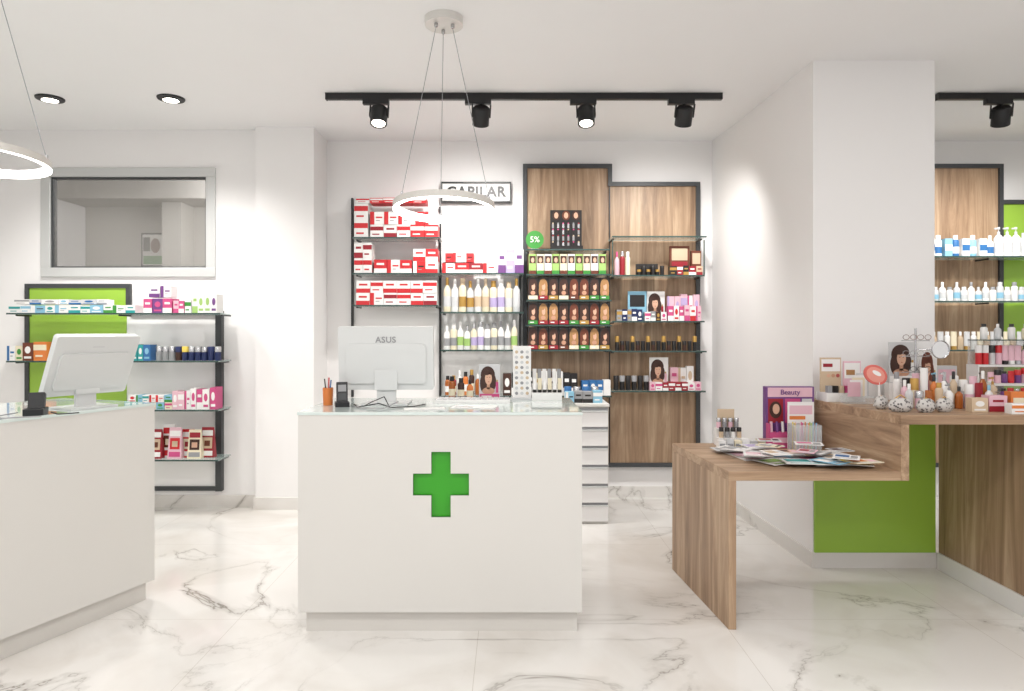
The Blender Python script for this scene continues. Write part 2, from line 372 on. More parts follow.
rowbox(m,S(148,YP),S(170,YP),YP+.01,z+.122,.07,.09,.1,[PINK,LPINK,W],[W,DRED,PURP]); rowbox(m,S(173,YP),S(191,YP),YP,z,.05,.1,.1,[LPINK,PINK,W],[PINK,W,GRN])
rowbox(m,S(192,YP),S(217,YP),YP,z,.055,.16,.12,[W,NAVY,PURP,W],[PURP,W,W,LGRN],(3,2)); m.done('hygiene_product_boxes')
m=MB(); z=sh['b']+.001
rowbox(m,S(6,YP),S(22,YP),YP,z,.06,.12,.1,[W,CREAM],[BLUE,GRN]); rowbox(m,S(22,YP),S(46,YP),YP,z,.09,.15,.12,[ORG,BRN2],[CREAM,W],(3,0)); 
m.done('herbal_tea_boxes')
m=MB(); rowbox(m,S(124,YP),S(150,YP),YP,z,.05,.13,.1,[NAVY,BLUE,TEAL],[W,LBLUE],(3,))
x=S(153,YP)
while x<S(216,YP)-.03: jar(m,x+.024,YP+.05,z,.024,.11,random.choice([NAVY,GREY,NAVY,BRN]),random.choice([YEL,SILV,NAVY,SILV])); x+=.051
m.done('vitamin_jars')
m=MB(); z=sh['c']+.001
rowbox(m,S(128,YP),S(172,YP),YP,z,.06,.055,.12,[W,W,LBLUE,CREAM],[TEAL,RED,GRN,PINK],stack=2); rowbox(m,S(172,YP),S(190,YP),YP,z,.05,.15,.1,[PINK,W,LPINK],[W,PINK]); rowbox(m,S(190,YP),S(216,YP),YP,z,.055,.17,.12,[PINK,RED,W,PINK],[W,W,PINK],(2,3))
m.done('dental_care_boxes')
m=MB(); z=sh['d']+.001
x=S(146,YP)
i=0
while x+.11<S(216,YP):
    c=[DRED,W,LPINK,RED,CREAM][i%5]; w=.11; h=random.uniform(.21,.26); y=YP+.02+.05*(i%2)
    m.add([(x,y,z),(x+w,y,z),(x+w,y+.06,z),(x,y+.06,z),(x+.008,y+.025,z+h),(x+w-.008,y+.025,z+h),(x+w-.008,y+.032,z+h),(x+.008,y+.032,z+h)],[(0,3,2,1),(4,5,6,7),(0,1,5,4),(1,2,6,5),(2,3,7,6),(3,0,4,7)],c)
    def q4(a,b_,u0,u1,mt,off):
        m.add([(x+w*a,y-off+.025*u0,z+h*u0),(x+w*b_,y-off+.025*u0,z+h*u0),(x+w*b_,y-off+.025*u1,z+h*u1),(x+w*a,y-off+.025*u1,z+h*u1)],[(0,1,2,3)],mt)
    q4(.12,.88,.72,.9,[W,RED,W,W,DRED][i%5],.001); q4(.15,.85,.3,.66,[BEIGE,BRN2,RED,CREAM,BRN][i%5],.001); q4(.3,.7,.38,.56,[BRN2,CREAM,BEIGE,DRED,SKIN][i%5],.002); q4(.1,.9,.06,.22,[W,RED,PINK,W,GREY][i%5],.001)
    x+=w*.7; i+=1
m.done('snack_pouches')

# ------------------------------------------------------------------ centre shelving unit
YS=5.6; YP=YS+.025
root=empty('cosmetics_shelving_unit')
m=MB(); y0=5.85; y1=YB-.001
a0,a1,b1=S(523,y0),S(612,y0),S(700,y0); zt1,zt2,zb=T(164,y0),T(182,y0),T(467,y0); t=.035
m.b(a0+t,a1-t*.5,y0+.012,y1,zb+t,zt1-t,WV); m.b(a1-t*.5,b1-t,y0+.012,y1,zb+t,zt2-t,WV)
m.b(a0,a1,y0-.01,y1,zt1-t,zt1,DGREY); m.b(a0,a0+t,y0-.01,y1,zb,zt1-t,DGREY); m.b(a1-t,a1,y0-.01,y1,zt2-t,zt1-t,DGREY)
m.b(a1,b1,y0-.01,y1,zt2-t,zt2,DGREY); m.b(b1-t,b1,y0-.01,y1,zb,zt2-t,DGREY); m.b(a0+t,b1-t,y0-.01,y1,zb,zb+t,DGREY)
m.b(a1-t*.7,a1-t*.45,y0-.002,y0+.012,zb+t,zt2-t,DK)
for px,p0,p1 in ((352,198,397),(440,207,397),(520,270,397)):
    m.b(S(px,5.86)-.008,S(px,5.86)+.008,5.86,y1,T(p1,5.86),T(p0,5.86),BLACK)
m.done('back_panels',0,root)
m=MB()
ZS={}
for py,a,b_ in ((237,352,440),(273,352,524),(305,352,438),(312,440,524),(350,440,524),(249,526,610),(274,526,612),(300,526,612),(325,526,612),(350,526,612),(236,612,707),(275,612,705),(321,612,705),(351,612,707),(391,612,706),(396,440,612)):
    z=T(py,YS); ZS[(py,a)]=z; gshelf(m,S(a,YS)+.002,S(b_,YS)-.002,YS,5.838,z)
for px in (613,705):
    x=S(px,YS); m.b(x-.004,x+.004,YS+.02,YS+.03,T(275,YS),T(236,YS)-.03,EDGE)
m.done('glass_shelves',0,root)
def Z(py,a): return ZS[(py,a)]+.001

m=MB()
z=Z(237,352); rowbox(m,S(354,YP),S(368,YP),YP,z,.11,.14,.15,[W],[RED],(0,),2,.02); rowbox(m,S(370,YP),S(438,YP),YP,z,.11,.105,.15,[W,W,W,RED],[RED,DRED,RED,W],(0,1,2),2,.06)
rowbox(m,S(356,YP),S(426,YP),YP,z+.283,.11,.045,.15,[W,RED],[RED,W],(0,),1,.06)
z=Z(273,352); rowbox(m,S(354,YP),S(372,YP),YP,z,.07,.125,.15,[W,CREAM,W],[RED,GREY,DRED],(0,2),2,.02); rowbox(m,S(374,YP),S(412,YP),YP,z,.1,.12,.15,[RED,RED,W],[W,W,RED],(1,2),1,.06)
rowbox(m,S(413,YP),S(438,YP),YP,z,.1,.1,.15,[RED,W],[W,RED],(1,2),2,.06)
rowbox(m,S(442,YP),S(496,YP),YP,z,.12,.085,.15,[RED,DRED,W,RED],[W,W,RED,W],(1,2,0),1,.06); rowbox(m,S(442,YP),S(474,YP),YP,z+.09,.1,.08,.14,[W,RED,W],[RED,W,DRED],(1,)); 
z=Z(305,352); rowbox(m,S(356,YP),S(437,YP),YP,z,.105,.1,.15,[W,W,W],[RED,DRED,RED],(0,1,2),2,.08)
m.done('medicine_boxes')
m=MB(); z=Z(273,352); rowbox(m,S(498,YP),S(524,YP),YP,z,.065,.2,.12,[LILAC,LGREY,LILAC],[W,PURP,GREY],(3,0,2),1,.05); m.done('conditioner_boxes')
m=MB()
z=Z(312,440); x=S(443,YP)+.03; i=0
while x<S(523,YP)-.02:
    c=[CREAM,W,CREAM,LGREY,W,CREAM][i%6]; bottle(m,x,YP+.05,z,.031,random.uniform(.25,.29),c,[GOLD,W,BEIGE][i%3],[LGREY,GOLD,BEIGE,LILAC][(i//2)%4]); x+=.064; i+=1
z=Z(350,440); x=S(443,YP)+.028; i=0
while x<S(523,YP)-.02:
    bottle(m,x,YP+.05,z,.027,random.uniform(.2,.25),[W,CREAM,W][i%3],[W,SILV,GREY][(i//3)%3],[GREY,LGRN,LILAC,GREY][(i//2)%4]); x+=.056; i+=1
m.done('shampoo_bottles')
m=MB()
z=Z(274,526); x=S(529,YP)
i=0
while x+.06<S(610,YP):
    h=.165; m.b(x,x+.058,YP,YP+.1,z,z+h,[LGRN,CREAM,W][i%3]); m.b(x+.004,x+.054,YP-.001,YP,z+.09,z+.15,BRN); m.ell(x+.03,z+.115,.014,.022,YP-.002,SKIN,12); m.b(x,x+.058,YP-.001,YP,z,z+.03,GRN if i%2 else BRN2); x+=.064; i+=1
for py in (300,325,350):
    z=Z(py,526); x=S(528,YP)
    while x+.082<S(611,YP): dye(m,x,YP+random.uniform(0,.008),z,.082,.1,.185,random.choice([BRN,BRN,BRN2,BLND]),random.choice([GOLD,BRN2,DRED,GRN,CREAM])); x+=.0845
m.done('hair_dye_boxes')
m=MB(); z=Z(249,526); x0,x1=S(551,YP),S(583,YP); m.b(x0,x1,YP+.1,YP+.11,z,z+.34,DK); m.b(x0,x1,YP-.0,YP+.1,z,z+.03,DK)
for r_ in range(4):
    for c_ in range(6):
        xx=x0+.022+c_*.043; zz=z+.032+r_*.052
        m.b(xx-.008,xx+.008,YP+.09,YP+.1,zz,zz+.035,random.choice([SILV,GREY,DK])); m.b(xx-.006,xx+.006,YP+.092,YP+.1,zz+.035,zz+.046,random.choice([DRED,PINK,DRED,BEIGE,GREY]))
for k in range(3):
    xx=x0+.05+k*.082; m.ell(xx,z+.295,.034,.04,YP+.0985,[BRN,BRN2,BRN][k],14); m.ell(xx,z+.295,.018,.026,YP+.0972,SKIN,14)
m.done('lipstick_display')
m=MB(); x=S(535,YP); m.ell(x,z+.085,.075,.075,YP+.05,GRN,32,.006); m.b(x-.03,x+.03,YP+.045,YP+.07,z,z+.012,ACR); sgn=m.done('round_offer_sign')
text('5%',x,YP+.047,z+.085,.07,W,sgn)
m=MB(); ys=5.84; x0,x1,z0,z1=S(442,ys),S(510,ys),T(201,ys),T(183,ys)
m.b(x0,x1,ys+.01,YB-.001,z0,z1,W); fr(m,x0-.01,x1+.01,z0-.01,z1+.01,.012,ys-.005,YB-.001,BLACK); sg=m.done('category_sign')
tx=text('CAPILAR',(x0+x1)/2,ys+.009,(z0+z1)/2,.12,DK,sg); tx.data.offset=.004; tx.data.space_character=1.1
# right bay products
m=MB(); z=Z(275,612)
for i in range(3): bottle(m,S(618,YP)+i*.045,YP+.06,z,.021,.2,[LPINK,DRED,CREAM][i],[PINK,SILV,W][i])
for i in range(6): jar(m,S(640,YP)+i*.038,YP+.04,z,.017,.05+.03*(i%2),DK,[GOLD,DK][i%2])
m.b(S(638,YP),S(660,YP),YP+.08,YP+.11,z,z+.1,DK)
z=Z(351,612)
for i in range(16): jar(m,S(618,YP)+i*.043,YP+.05,z,.017,.08 if i%3 else .12,[DK,BRN,DK][i%3],[GOLD,DK,DK][i%3])
z=Z(391,612)
for i in range(6): jar(m,S(617,YP)+i*.05,YP+.05,z,.022,.12,DK,[DK,GREY][i%2])
z=Z(275,612); m.b(S(672,YP),S(692,YP),YP+.08,YP+.1,z,z+.25,BRN2); m.b(S(674,YP),S(690,YP),YP+.079,YP+.08,z+.13,z+.23,BEIGE); m.b(S(674,YP),S(690,YP),YP+.079,YP+.08,z+.08,z+.12,DRED)
rowbox(m,S(670,YP),S(703,YP),YP,z,.06,.08,.06,[BEIGE,DK,GREY,DRED],[DRED,GOLD,PINK,W],(0,2))
m.b(S(694,YP),S(704,YP),YP+.08,YP+.12,z,z+.21,BRN2); m.b(S(695,YP),S(703,YP),YP+.079,YP+.08,z+.1,z+.19,BEIGE); z=Z(321,612)
m.b(S(630,YP),S(649,YP),YP+.1,YP+.11,z,z+.25,LBLUE); m.b(S(632,YP),S(647,YP),YP+.099,YP+.1,z+.12,z+.22,DK)
portrait(m,S(650,YP),S(668,YP),z,z+.25,YP+.12,W,BRN,DRED)
rowbox(m,S(617,YP),S(643,YP),YP,z,.045,.1,.08,[DK,NAVY,W,GREY],[GOLD,W,PINK]); rowbox(m,S(645,YP),S(667,YP),YP,z,.045,.08,.08,[GREY,BRN,W],[W,GOLD,PINK]);rowbox(m,S(668,YP),S(702,YP),YP,z,.05,.13,.08,[LPINK,W,PINK,W],[PINK,RED,W])
rowbox(m,S(670,YP),S(703,YP),YP+.09,z,.06,.23,.04,[W,LPINK],[PINK,LILAC])
z=Z(391,612); portrait(m,S(652,YP),S(671,YP),z,z+.27,YP+.1,W,BRN,LPINK); rowbox(m,S(673,YP),S(697,YP),YP+.09,z,.07,.2,.05,[LPINK,W,PINK],[PINK,BEIGE,W])
rowbox(m,S(650,YP),S(702,YP),YP,z,.055,.07,.08,[W,BEIGE,DRED,LPINK],[PINK,DK,W])
m.done('cosmetics_displays')
m=MB(); z=Z(396,440)
for i in range(9):
    bottle(m,S(447,YP)+i*.05,YP+.06,z,.022,random.uniform(.15,.22),[AMBER,DRED,W,ORG,BRN][i%5],[DK,GOLD,W][i%3],[W,CREAM,None][i%3])
m.done('serum_bottles')
m=MB()
rowbox(m,S(582,YP),S(611,YP),YP,z,.06,.13,.1,[BLUE,LBLUE,W],[W,NAVY],(2,3)); rowbox(m,S(503,YP),S(578,YP),YP,z,.06,.2,.1,[W,DK,CREAM,GREY,BRN],[GREY,W,GOLD],(2,3)); m.done('skin_care_boxes')

# ------------------------------------------------------------------ right-hand shelving unit (beyond pier)
root=empty('body_care_shelving_unit')
m=MB(); y0=5.85
a0,a1=S(915,y0),S(1003,y0); g1=4.75; zt,zg,zb=T(164,y0),T(204,y0),T(467,y0)
m.b(a0+t,a1-t,y0+.012,y1,zb+t,zt-t,WV); m.b(a1,g1,y0+.012,y1,zb+t,zg,GREEN)
m.b(a0,a1,y0-.01,y1,zt-t,zt,DGREY); m.b(a0,a0+t,y0-.01,y1,zb,zt-t,DGREY); m.b(a1-t,a1,y0-.01,y1,zb,zt-t,DGREY); m.b(a0+t,g1,y0-.012,y1,zb,zb+t,DGREY)
m.b(a1,g1,y0-.01,y1,zg,zg+t,DGREY); m.b(g1-t,g1,y0-.011,y1,zb+t,zg,DGREY)
m.done('back_panels',0,root)
m=MB(); R={}
for py in (256,301,350):
    z=T(py,YS); R[py]=z+.001; gshelf(m,S(905,YS),4.72,YS,5.838,z)
m.done('glass_shelves',0,root)
m=MB()
x=S(925,YP)
i=0
while x<4.6:
    k=i%6
    if x<4.02: 
        if i%2: m.b(x-.03,x+.03,YP+.03,YP+.1,R[256],R[256]+.15,[W,LBLUE][k//2%2]); m.b(x-.03,x+.03,YP+.029,YP+.03,R[256]+.05,R[256]+.1,[BLUE,W][k//2%2])
        else: bottle(m,x,YP+.06,R[256],.03,.18,[LBLUE,W,BLUE][k//2],W,BLUE if k//2==1 else W)
    elif k<3: bottle(m,x,YP+.06,R[256],.036,.2+.03*k,W,LGREY,LGREY)
    else: pump(m,x,YP+.06,R[256],.038,.25,W,LGREY,LGREY)
    x+=.072; i+=1
x=S(925,YP); i=0
while x<4.6:
    bottle(m,x,YP+.06,R[301],.028,.12+.04*(i%2),[W,W,LGREY][i%3],[W,GREY,LGREY][i%3],[LGREY,None,LBLUE][i%3]); x+=.06; i+=1
x=S(925,YP); i=0
while x<4.6:
    (tubep if i%2 else bottle)(m,x,YP+.06,R[350],.024,.15,[W,CREAM,BEIGE,LGREY][i%4],[W,GOLD][i%2]); x+=.055; i+=1
m.done('lotion_bottles')

# ------------------------------------------------------------------ drawer cabinet
m=MB(); x0,x1,y0,y1=.35,.735,5.08,5.5; zt=T(404,5.08)
m.b(x0,x1,y0+.02,y1,.0,zt-.02,WHITE); m.b(x0-.005,x1+.005,y0-.005,y1,zt-.02,zt,WHITE)
n=6; h=(zt-.05)/n
for i in range(n):
    z=.02+i*h; m.b(x0+.006,x1-.006,y0,y0+.02,z,z+h-.03,WALL); m.b(x0+.006,x1-.006,y0-.012,y0+.02,z+h-.03,z+h-.02,ALU); m.b(x0+.004,x1-.004,y0+.012,y0+.021,z+h-.022,z+h,GREY)  # grey strip above each lip paints the shadow between drawers
m.done('drawer_cabinet',.002)
m=MB(); rowbox(m,.42,.7,5.15,zt+.001,.07,.09,.1,[LBLUE,W,GREY],[W,BLUE,DK]); 
for i in range(4): jar(m,.45+i*.07,5.32,zt+.001,.028,.11,W,[BLUE,SILV][i%2])
m.done('sample_boxes')

# ------------------------------------------------------------------ centre service desk
m=MB(); x0,x1=S(298,3.24),S(582,3.24); y0,y1=3.24,3.93; zb=.1; zt=1.036
cx=S(441,3.24); cz=T(484.5,3.24); Wd=S(469,3.24)-cx; wd=.046; Hd=.155; hd=.052
xs=[x0,cx-Wd,cx-wd,cx+wd,cx+Wd,x1]; zs=[zb,cz-Hd,cz-hd,cz+hd,cz+Hd,zt]
vs=[];fs=[]
idx={}
for i,x in enumerate(xs):
    for j,z in enumerate(zs): idx[i,j]=len(vs); vs.append((x,y0,z))
cut={(2,1),(2,2),(2,3),(1,2),(3,2)}
for i in range(5):
    for j in range(5):
        if (i,j) not in cut: fs.append((idx[i,j],idx[i+1,j],idx[i+1,j+1],idx[i,j+1]))
m.add(vs,fs,WHITE)
out=[(2,1),(3,1),(3,2),(4,2),(4,3),(3,3),(3,4),(2,4),(2,3),(1,3),(1,2),(2,2)]
vs=[(xs[i],y0,zs[j]) for i,j in out]+[(xs[i],y0+.018,zs[j]) for i,j in out]; n=12
m.add(vs,[(i,(i+1)%n,n+(i+1)%n,n+i) for i in range(n)],M('cross_edge',(40,110,24),.4)); m.add(vs[n:],[tuple(range(n))],CROSS)
vs=[(x0,y0,zb),(x1,y0,zb),(x1,y1,zb),(x0,y1,zb),(x0,y0,zt),(x1,y0,zt),(x1,y1,zt),(x0,y1,zt)]
m.add(vs,[(0,3,2,1),(4,5,6,7),(1,2,6,5),(2,3,7,6),(3,0,4,7)],WHITE)
m.b(x0+.03,x1-.02,y0+.03,y1-.03,0,zb,PLINTH)
m.b(x0-.003,x1+.003,y0-.004,y1+.004,zt,1.05,DESKG)
m.done('service_desk')

def lmat(x,y,z,rz,rx=0): return Matrix.Translation((x,y,z))@Matrix.Rotation(rz,4,'Z')@Matrix.Rotation(rx,4,'X')
def rounded(m,x0,x1,z0,z1,y0,y1,r,mat,front=None):
    pts=[]
    for cx_,cz_,a0 in ((x1-r,z0+r,-90),(x1-r,z1-r,0),(x0+r,z1-r,90),(x0+r,z0+r,180)):
        for k in range(5):
            a=math.radians(a0+k*22.5); pts.append((cx_+r*math.cos(a),cz_+r*math.sin(a)))
    n=len(pts); vs=[(a,y0,c) for a,c in pts]+[(a,y1,c) for a,c in pts]
    m.add(vs,[tuple(range(n)),tuple(range(n,2*n))[::-1]]+[((i+1)%n,i,n+i,n+(i+1)%n) for i in range(n)],[mat,front or mat]+[mat]*n)
def monitor(x,y,zdesk,rz,tilt,w,h,lift,txt=None):
    r=empty('desktop_computer')
    m=MB(); m.M=lmat(x,y,zdesk+lift,rz,tilt)
    rounded(m,-w/2,w/2,0,h,-.012,.022,.014,SHELLW)
    rounded(m,-w/2+.012,w/2-.012,.03,h-.012,.022,.024,.006,DK,DK)
    rounded(m,-w*.42,w*.42,.035,h-.09,-.022,-.012,.02,SHELLW)
    rounded(m,-.03,.03,h-.06,h-.054,-.0128,-.012,.002,LGREY)
    m.M=lmat(x,y,zdesk,rz)
    m.b(-.05,.05,-.02,.0,.006,lift+h*.35,SHELLW); m.b(-.06,.06,-.035,-.02,lift,lift+h*.3,SHELLW)
    m.b(-.12,.12,-.09,.09,.0,.008,SHELLW)
    m.done('screen_and_stand',.002,r)
    if txt:
        Mx=lmat(x,y,zdesk+lift,rz,tilt)@Matrix.Translation((0,-.0135,h-.07))@Matrix.Rotation(math.pi/2,4,'X')
        c=bpy.data.curves.new('lettering','FONT'); c.body=txt; c.size=.044; c.offset=.0008; c.align_x='CENTER'; c.align_y='CENTER'; c.extrude=.0006; c.space_character=1.1
        c.materials.append(GREY); q=bpy.data.objects.new('lettering',c); scn.collection.objects.link(q); q.matrix_world=Mx; q.parent=r
monitor(S(387,3.62),3.62,1.0505,0,.1,.5,.335,.075,'ASUS')
ZD=1.0505
m=MB(); x,y=S(328,3.55),3.55
m.lathe(x,y,ZD,[(.024,0),(.027,.09),(.024,.09),(.022,.01)],ORG,20)
for i,(c,dx) in enumerate(((BLUE,.01),(DK,-.012),(RED,.002),(W,-.004))): m.tube((x+dx*.4,y+.003*i,ZD+.012),(x+dx*1.6,y+.004*i,ZD+.13+.006*i),.0035,c)
m.done('pen_cup')
m=MB(); x,y=S(342,3.5),3.5
m.M=lmat(x,y,ZD,.3); m.b(-.035,.035,-.05,.04,0,.022,BLACK); m.M=lmat(x,y,ZD,.3,-.25); m.b(-.028,.028,-.03,0,.015,.12,BLACK); m.b(-.02,.02,-.032,-.03,.07,.105,GREY); m.b(-.02,.02,-.033,-.03,.025,.06,DGREY)
m.done('card_terminal',.003)
m=MB()
m.path([(x+.06,y,ZD+.01),(x+.1,y-.08,ZD+.004),(x+.2,y-.06,ZD+.02),(x+.27,y-.1,ZD+.004),(x+.38,y-.05,ZD+.004),(x+.42,y+.06,ZD+.004)],.003,BLACK)
m.path([(x+.06,y-.03,ZD+.004),(x+.12,y-.12,ZD+.004),(x+.24,y-.13,ZD+.004),(x+.3,y-.07,ZD+.03)],.0025,GREY)
m.path([(x+.12,y-.02,ZD+.004),(x+.17,y-.1,ZD+.03),(x+.22,y-.02,ZD+.05),(x+.25,y-.05,ZD+.004)],.0025,DK); m.done('computer_cables')
m=MB(); m.M=lmat(-.2,3.72,ZD,.0); m.b(-.2,.2,-.07,.07,0,.016,W)
for r_ in range(4):
    for c_ in range(13): m.b(-.19+c_*.03,-.165+c_*.03,-.06+r_*.032,-.034+r_*.032,.016,.021,LGREY)
m.done('keyboard')
m=MB(); m.M=lmat(-.42,3.36,ZD,.2); m.b(-.1,.1,-.04,.04,0,.004,W); m.M=lmat(-.18,3.45,ZD,-.15); m.b(-.11,.11,-.06,.06,0,.003,W); m.b(-.09,.0,-.04,-.02,.003,.0035,GREY); m.done('paper_sheets')
m=MB(); y=3.84; x0,x1=S(513,y),S(531,y); zt=ZD+.3
m.b(x0,x1,y,y+.06,ZD,zt,W); m.b(x0-.01,x1+.01,y-.02,y+.07,ZD,ZD+.012,LGREY)
for r_ in range(9):
    for c_ in range(3): m.ell(x0+.02+c_*.03,ZD+.035+r_*.029,.0095,.009,y-.001,[GREY,LGREY,BEIGE][(r_+c_)%3],10)
m.done('lens_sample_stand')
m=MB(); y=3.82; portrait(m,S(479,y),S(500,y),ZD,ZD+.2,y,LGREY,BRN,PINK); m.b(S(479,y),S(500,y),y,y+.06,ZD,ZD+.006,ACR); m.done('tabletop_poster')
m=MB(); y=3.81
m.b(S(532,y),S(562,y),y,y+.1,ZD,ZD+.04,W); m.b(S(532,y),S(562,y),y+.06,y+.1,ZD+.04,ZD+.085,W)
for i in range(6):
    xx=S(535,y)+i*.028; tubep(m,xx,y+.03,ZD+.04,.011,.08,[W,CREAM][i%2],DK); tubep(m,xx,y+.08,ZD+.085,.011,.085,[W,GREY][i%2],DK)
m.done('lip_balm_display')
m=MB()
for i,c in enumerate((AMBER,BRN,ORG)): bottle(m,S(452+i*9,3.85),3.85,ZD,.019,.13-.01*i,c,DK,CREAM)
m.done('syrup_bottles')

# ------------------------------------------------------------------ left service counter
A=Vector((-1.91,3.67)); d=Vector((.374,.927)); p=Vector((-.927,.374)); A2=A-d*2.1
def quad(ins,A=A): 
    a=A-d*ins+p*ins; b=A2+d*ins+p*ins; c=b+p*(.72-2*ins); e=a+p*(.72-2*ins); return [tuple(a),tuple(b),tuple(c),tuple(e)]
m=MB(); m.prism(quad(0),.1,1.036,WHITE); m.prism(quad(.03),0,.1,PLINTH); m.prism(quad(-.004),1.036,1.05,DESKG); m.done('service_counter')
monitor(S(84,3.45),3.45,ZD,math.radians(64),.42,.42,.32,.07)
m=MB(); X=S(36,3.15); m.M=lmat(X,3.15,ZD,.4); m.b(-.04,.04,-.06,.05,0,.03,BLACK); m.M=lmat(X,3.15,ZD,.4,-.3); m.b(-.032,.032,-.02,.02,.02,.1,BLACK); m.done('card_terminal',.003)
m=MB(); m.path([(X+.07,3.15,ZD+.01),(X+.12,3.12,ZD+.004),(X+.18,3.18,ZD+.004)],.003,BLACK)
m.path([(X-.07,3.13,ZD+.01),(X-.1,3.0,ZD+.004),(X-.02,2.98,ZD+.004),(X+.1,3.04,ZD+.004)],.003,GREY); m.done('computer_cables')

# ------------------------------------------------------------------ right display counter
m=MB()
m.prism([(.978,4.12),(1.05,3.28),(1.878,3.28),(1.788,4.12)],.715,.76,WH)
m.prism([(.978,4.12),(1.05,3.28),(1.087,3.28),(1.015,4.12)],0,.715,WV)
m.prism([(1.788,4.12),(1.878,3.28),(1.918,3.28),(1.828,4.12)],.715,.985,WY)
m.prism([(1.788,4.12),(1.878,3.28),(3.6,3.28),(3.6,4.12)],.985,1.03,WH)
m.b(2.585,2.625,3.32,4.12,.1,.985,WV); m.b(2.575,2.64,3.32,4.12,0,.1,W)
m.b(3.56,3.6,3.3,4.12,0,.985,WV)
m.done('display_counter',.002)
ZL=.7605; ZH=1.0305
m=MB(); y=3.98; x0=S(719,y); m.b(x0,x0+.15,y,y+.1,ZL,ZL+.05,W); m.b(x0,x0+.15,y+.06,y+.1,ZL+.05,ZL+.1,W); m.b(x0+.02,x0+.12,y+.095,y+.1,ZL+.1,ZL+.21,BEIGE)
for i in range(4):
    jar(m,x0+.022+i*.035,y+.03,ZL+.05,.013,.06,[BEIGE,GREY,W][i%3],DK); jar(m,x0+.022+i*.035,y+.08,ZL+.1,.013,.06,[LPINK,GREY][i%2],SILV)
m.b(x0-.001,x0+.15,y-.001,y,ZL+.01,ZL+.035,GREY)
for i in range(6): m.b(x0-.03+i*.045,x0+.01+i*.045,y-.1,y-.05,ZL,ZL+.05+.01*(i%2),[W,LGREY,CREAM][i%3]); m.b(x0-.025+i*.045,x0+.005+i*.045,y-.101,y-.1,ZL+.02,ZL+.035,GREY)
m.done('cream_tester_display')
m=MB(); y=3.99; x0,x1=S(766,y),S(814,y); m.b(x0,x1,y,y+.05,ZL,ZL+.35,PURP); m.b(x0,x1,y-.05,y,ZL,ZL+.09,PINK); m.b(x0,x0+.006,y-.05,y,ZL+.09,ZL+.14,PINK); m.b(x1-.006,x1,y-.05,y,ZL+.09,ZL+.14,PINK)
m.b(x0+.01,x1-.01,y-.001,y,ZL+.29,ZL+.345,LPINK)
m.b(x0+.012,x0+.1,y-.001,y,ZL+.14,ZL+.28,DRED); m.ell(x0+.055,ZL+.215,.036,.05,y-.002,BRN,20); m.ell(x0+.058,ZL+.22,.02,.03,y-.0035,SKIN,18)
m.b(x0+.11,x0+.2,y-.001,y,ZL+.14,ZL+.28,PINK); m.ell(x0+.155,ZL+.22,.03,.04,y-.0025,LPINK,16); m.b(x0+.21,x1-.012,y-.001,y,ZL+.14,ZL+.28,LGREY); m.b(x0+.22,x1-.022,y-.002,y-.001,ZL+.2,ZL+.26,DRED)
for i in range(8): m.tube((x0+.02+i*.033,y-.035,ZL+.07),(x0+.02+i*.033,y-.025,ZL+.15),.008,[LPINK,PURP,W,PINK,DRED][i%5])
m.b(x0+.02,x1-.02,y-.051,y-.05,ZL+.03,ZL+.06,LPINK)
o=m.done('nail_care_display'); text('Beauty',(x0+x1)/2,y-.003,ZL+.317,.042,PURP,o)
m=MB(); y=3.8; x0,x1=S(795,y),S(822,y)
for a in ((x0,x1,y,y+.003),(x0,x1,y+.097,y+.1),(x0,x0+.003,y+.003,y+.097),(x1-.003,x1,y+.003,y+.097)): m.b(*a,ZL,ZL+.15,ACR)
m.b(x0,x1,y+.1,y+.104,ZL,ZL+.27,W); m.b(x0+.01,x1-.01,y+.0985,y+.1,ZL+.2,ZL+.25,LPINK); m.b(x0+.01,x1-.05,y+.0985,y+.1,ZL+.17,ZL+.19,ORG)
for i in range(12):
    a=x0+.015+(i%6)*.023; b_=y+.03+.04*(i//6); m.tube((a,b_,ZL+.003),(a+random.uniform(-.008,.008),b_,ZL+.16),.0035,[YEL,LPINK,PINK,ORG,LGRN,LBLUE][i%6])
m.done('toothbrush_holder')
m=MB(); k=0
BR=[(1.3,3.7,.15,.2,.28,W,LPINK),(1.48,3.62,-.2,.2,.26,LGREY,LBLUE),(1.38,3.5,.4,.21,.15,W,LGRN),(1.6,3.5,.1,.2,.26,LGREY,PINK),(1.74,3.45,-.35,.15,.2,W,YEL),(1.24,3.8,.05,.22,.12,LGREY,GREY),(1.48,3.42,-.1,.22,.14,W,TEAL),(1.68,3.6,.3,.2,.2,W,BEIGE),(1.3,3.6,-.5,.1,.2,LGREY,W),(1.58,3.38,.6,.1,.16,LBLUE,W),(1.74,3.36,.2,.15,.1,CREAM,ORG),(1.37,3.78,.1,.14,.16,W,LILAC),(1.58,3.58,.7,.12,.16,GREY,W),(1.45,3.58,0,.12,.1,SKIN,BRN),(1.2,3.66,.7,.1,.16,W,GREY),(1.26,3.47,-.3,.14,.1,W,LPINK),(1.66,3.37,-.5,.12,.12,W,BLUE),
(1.4,3.68,.5,.12,.1,W,PINK),(1.52,3.5,-.6,.09,.12,LPINK,DRED),(1.7,3.52,.2,.1,.1,LGREY,BRN),(1.33,3.42,.2,.1,.14,W,BEIGE),(1.44,3.8,-.2,.12,.1,LGREY,DRED),(1.6,3.66,-.3,.14,.1,W,PINK),(1.36,3.58,.9,.08,.12,CREAM,GREY)]
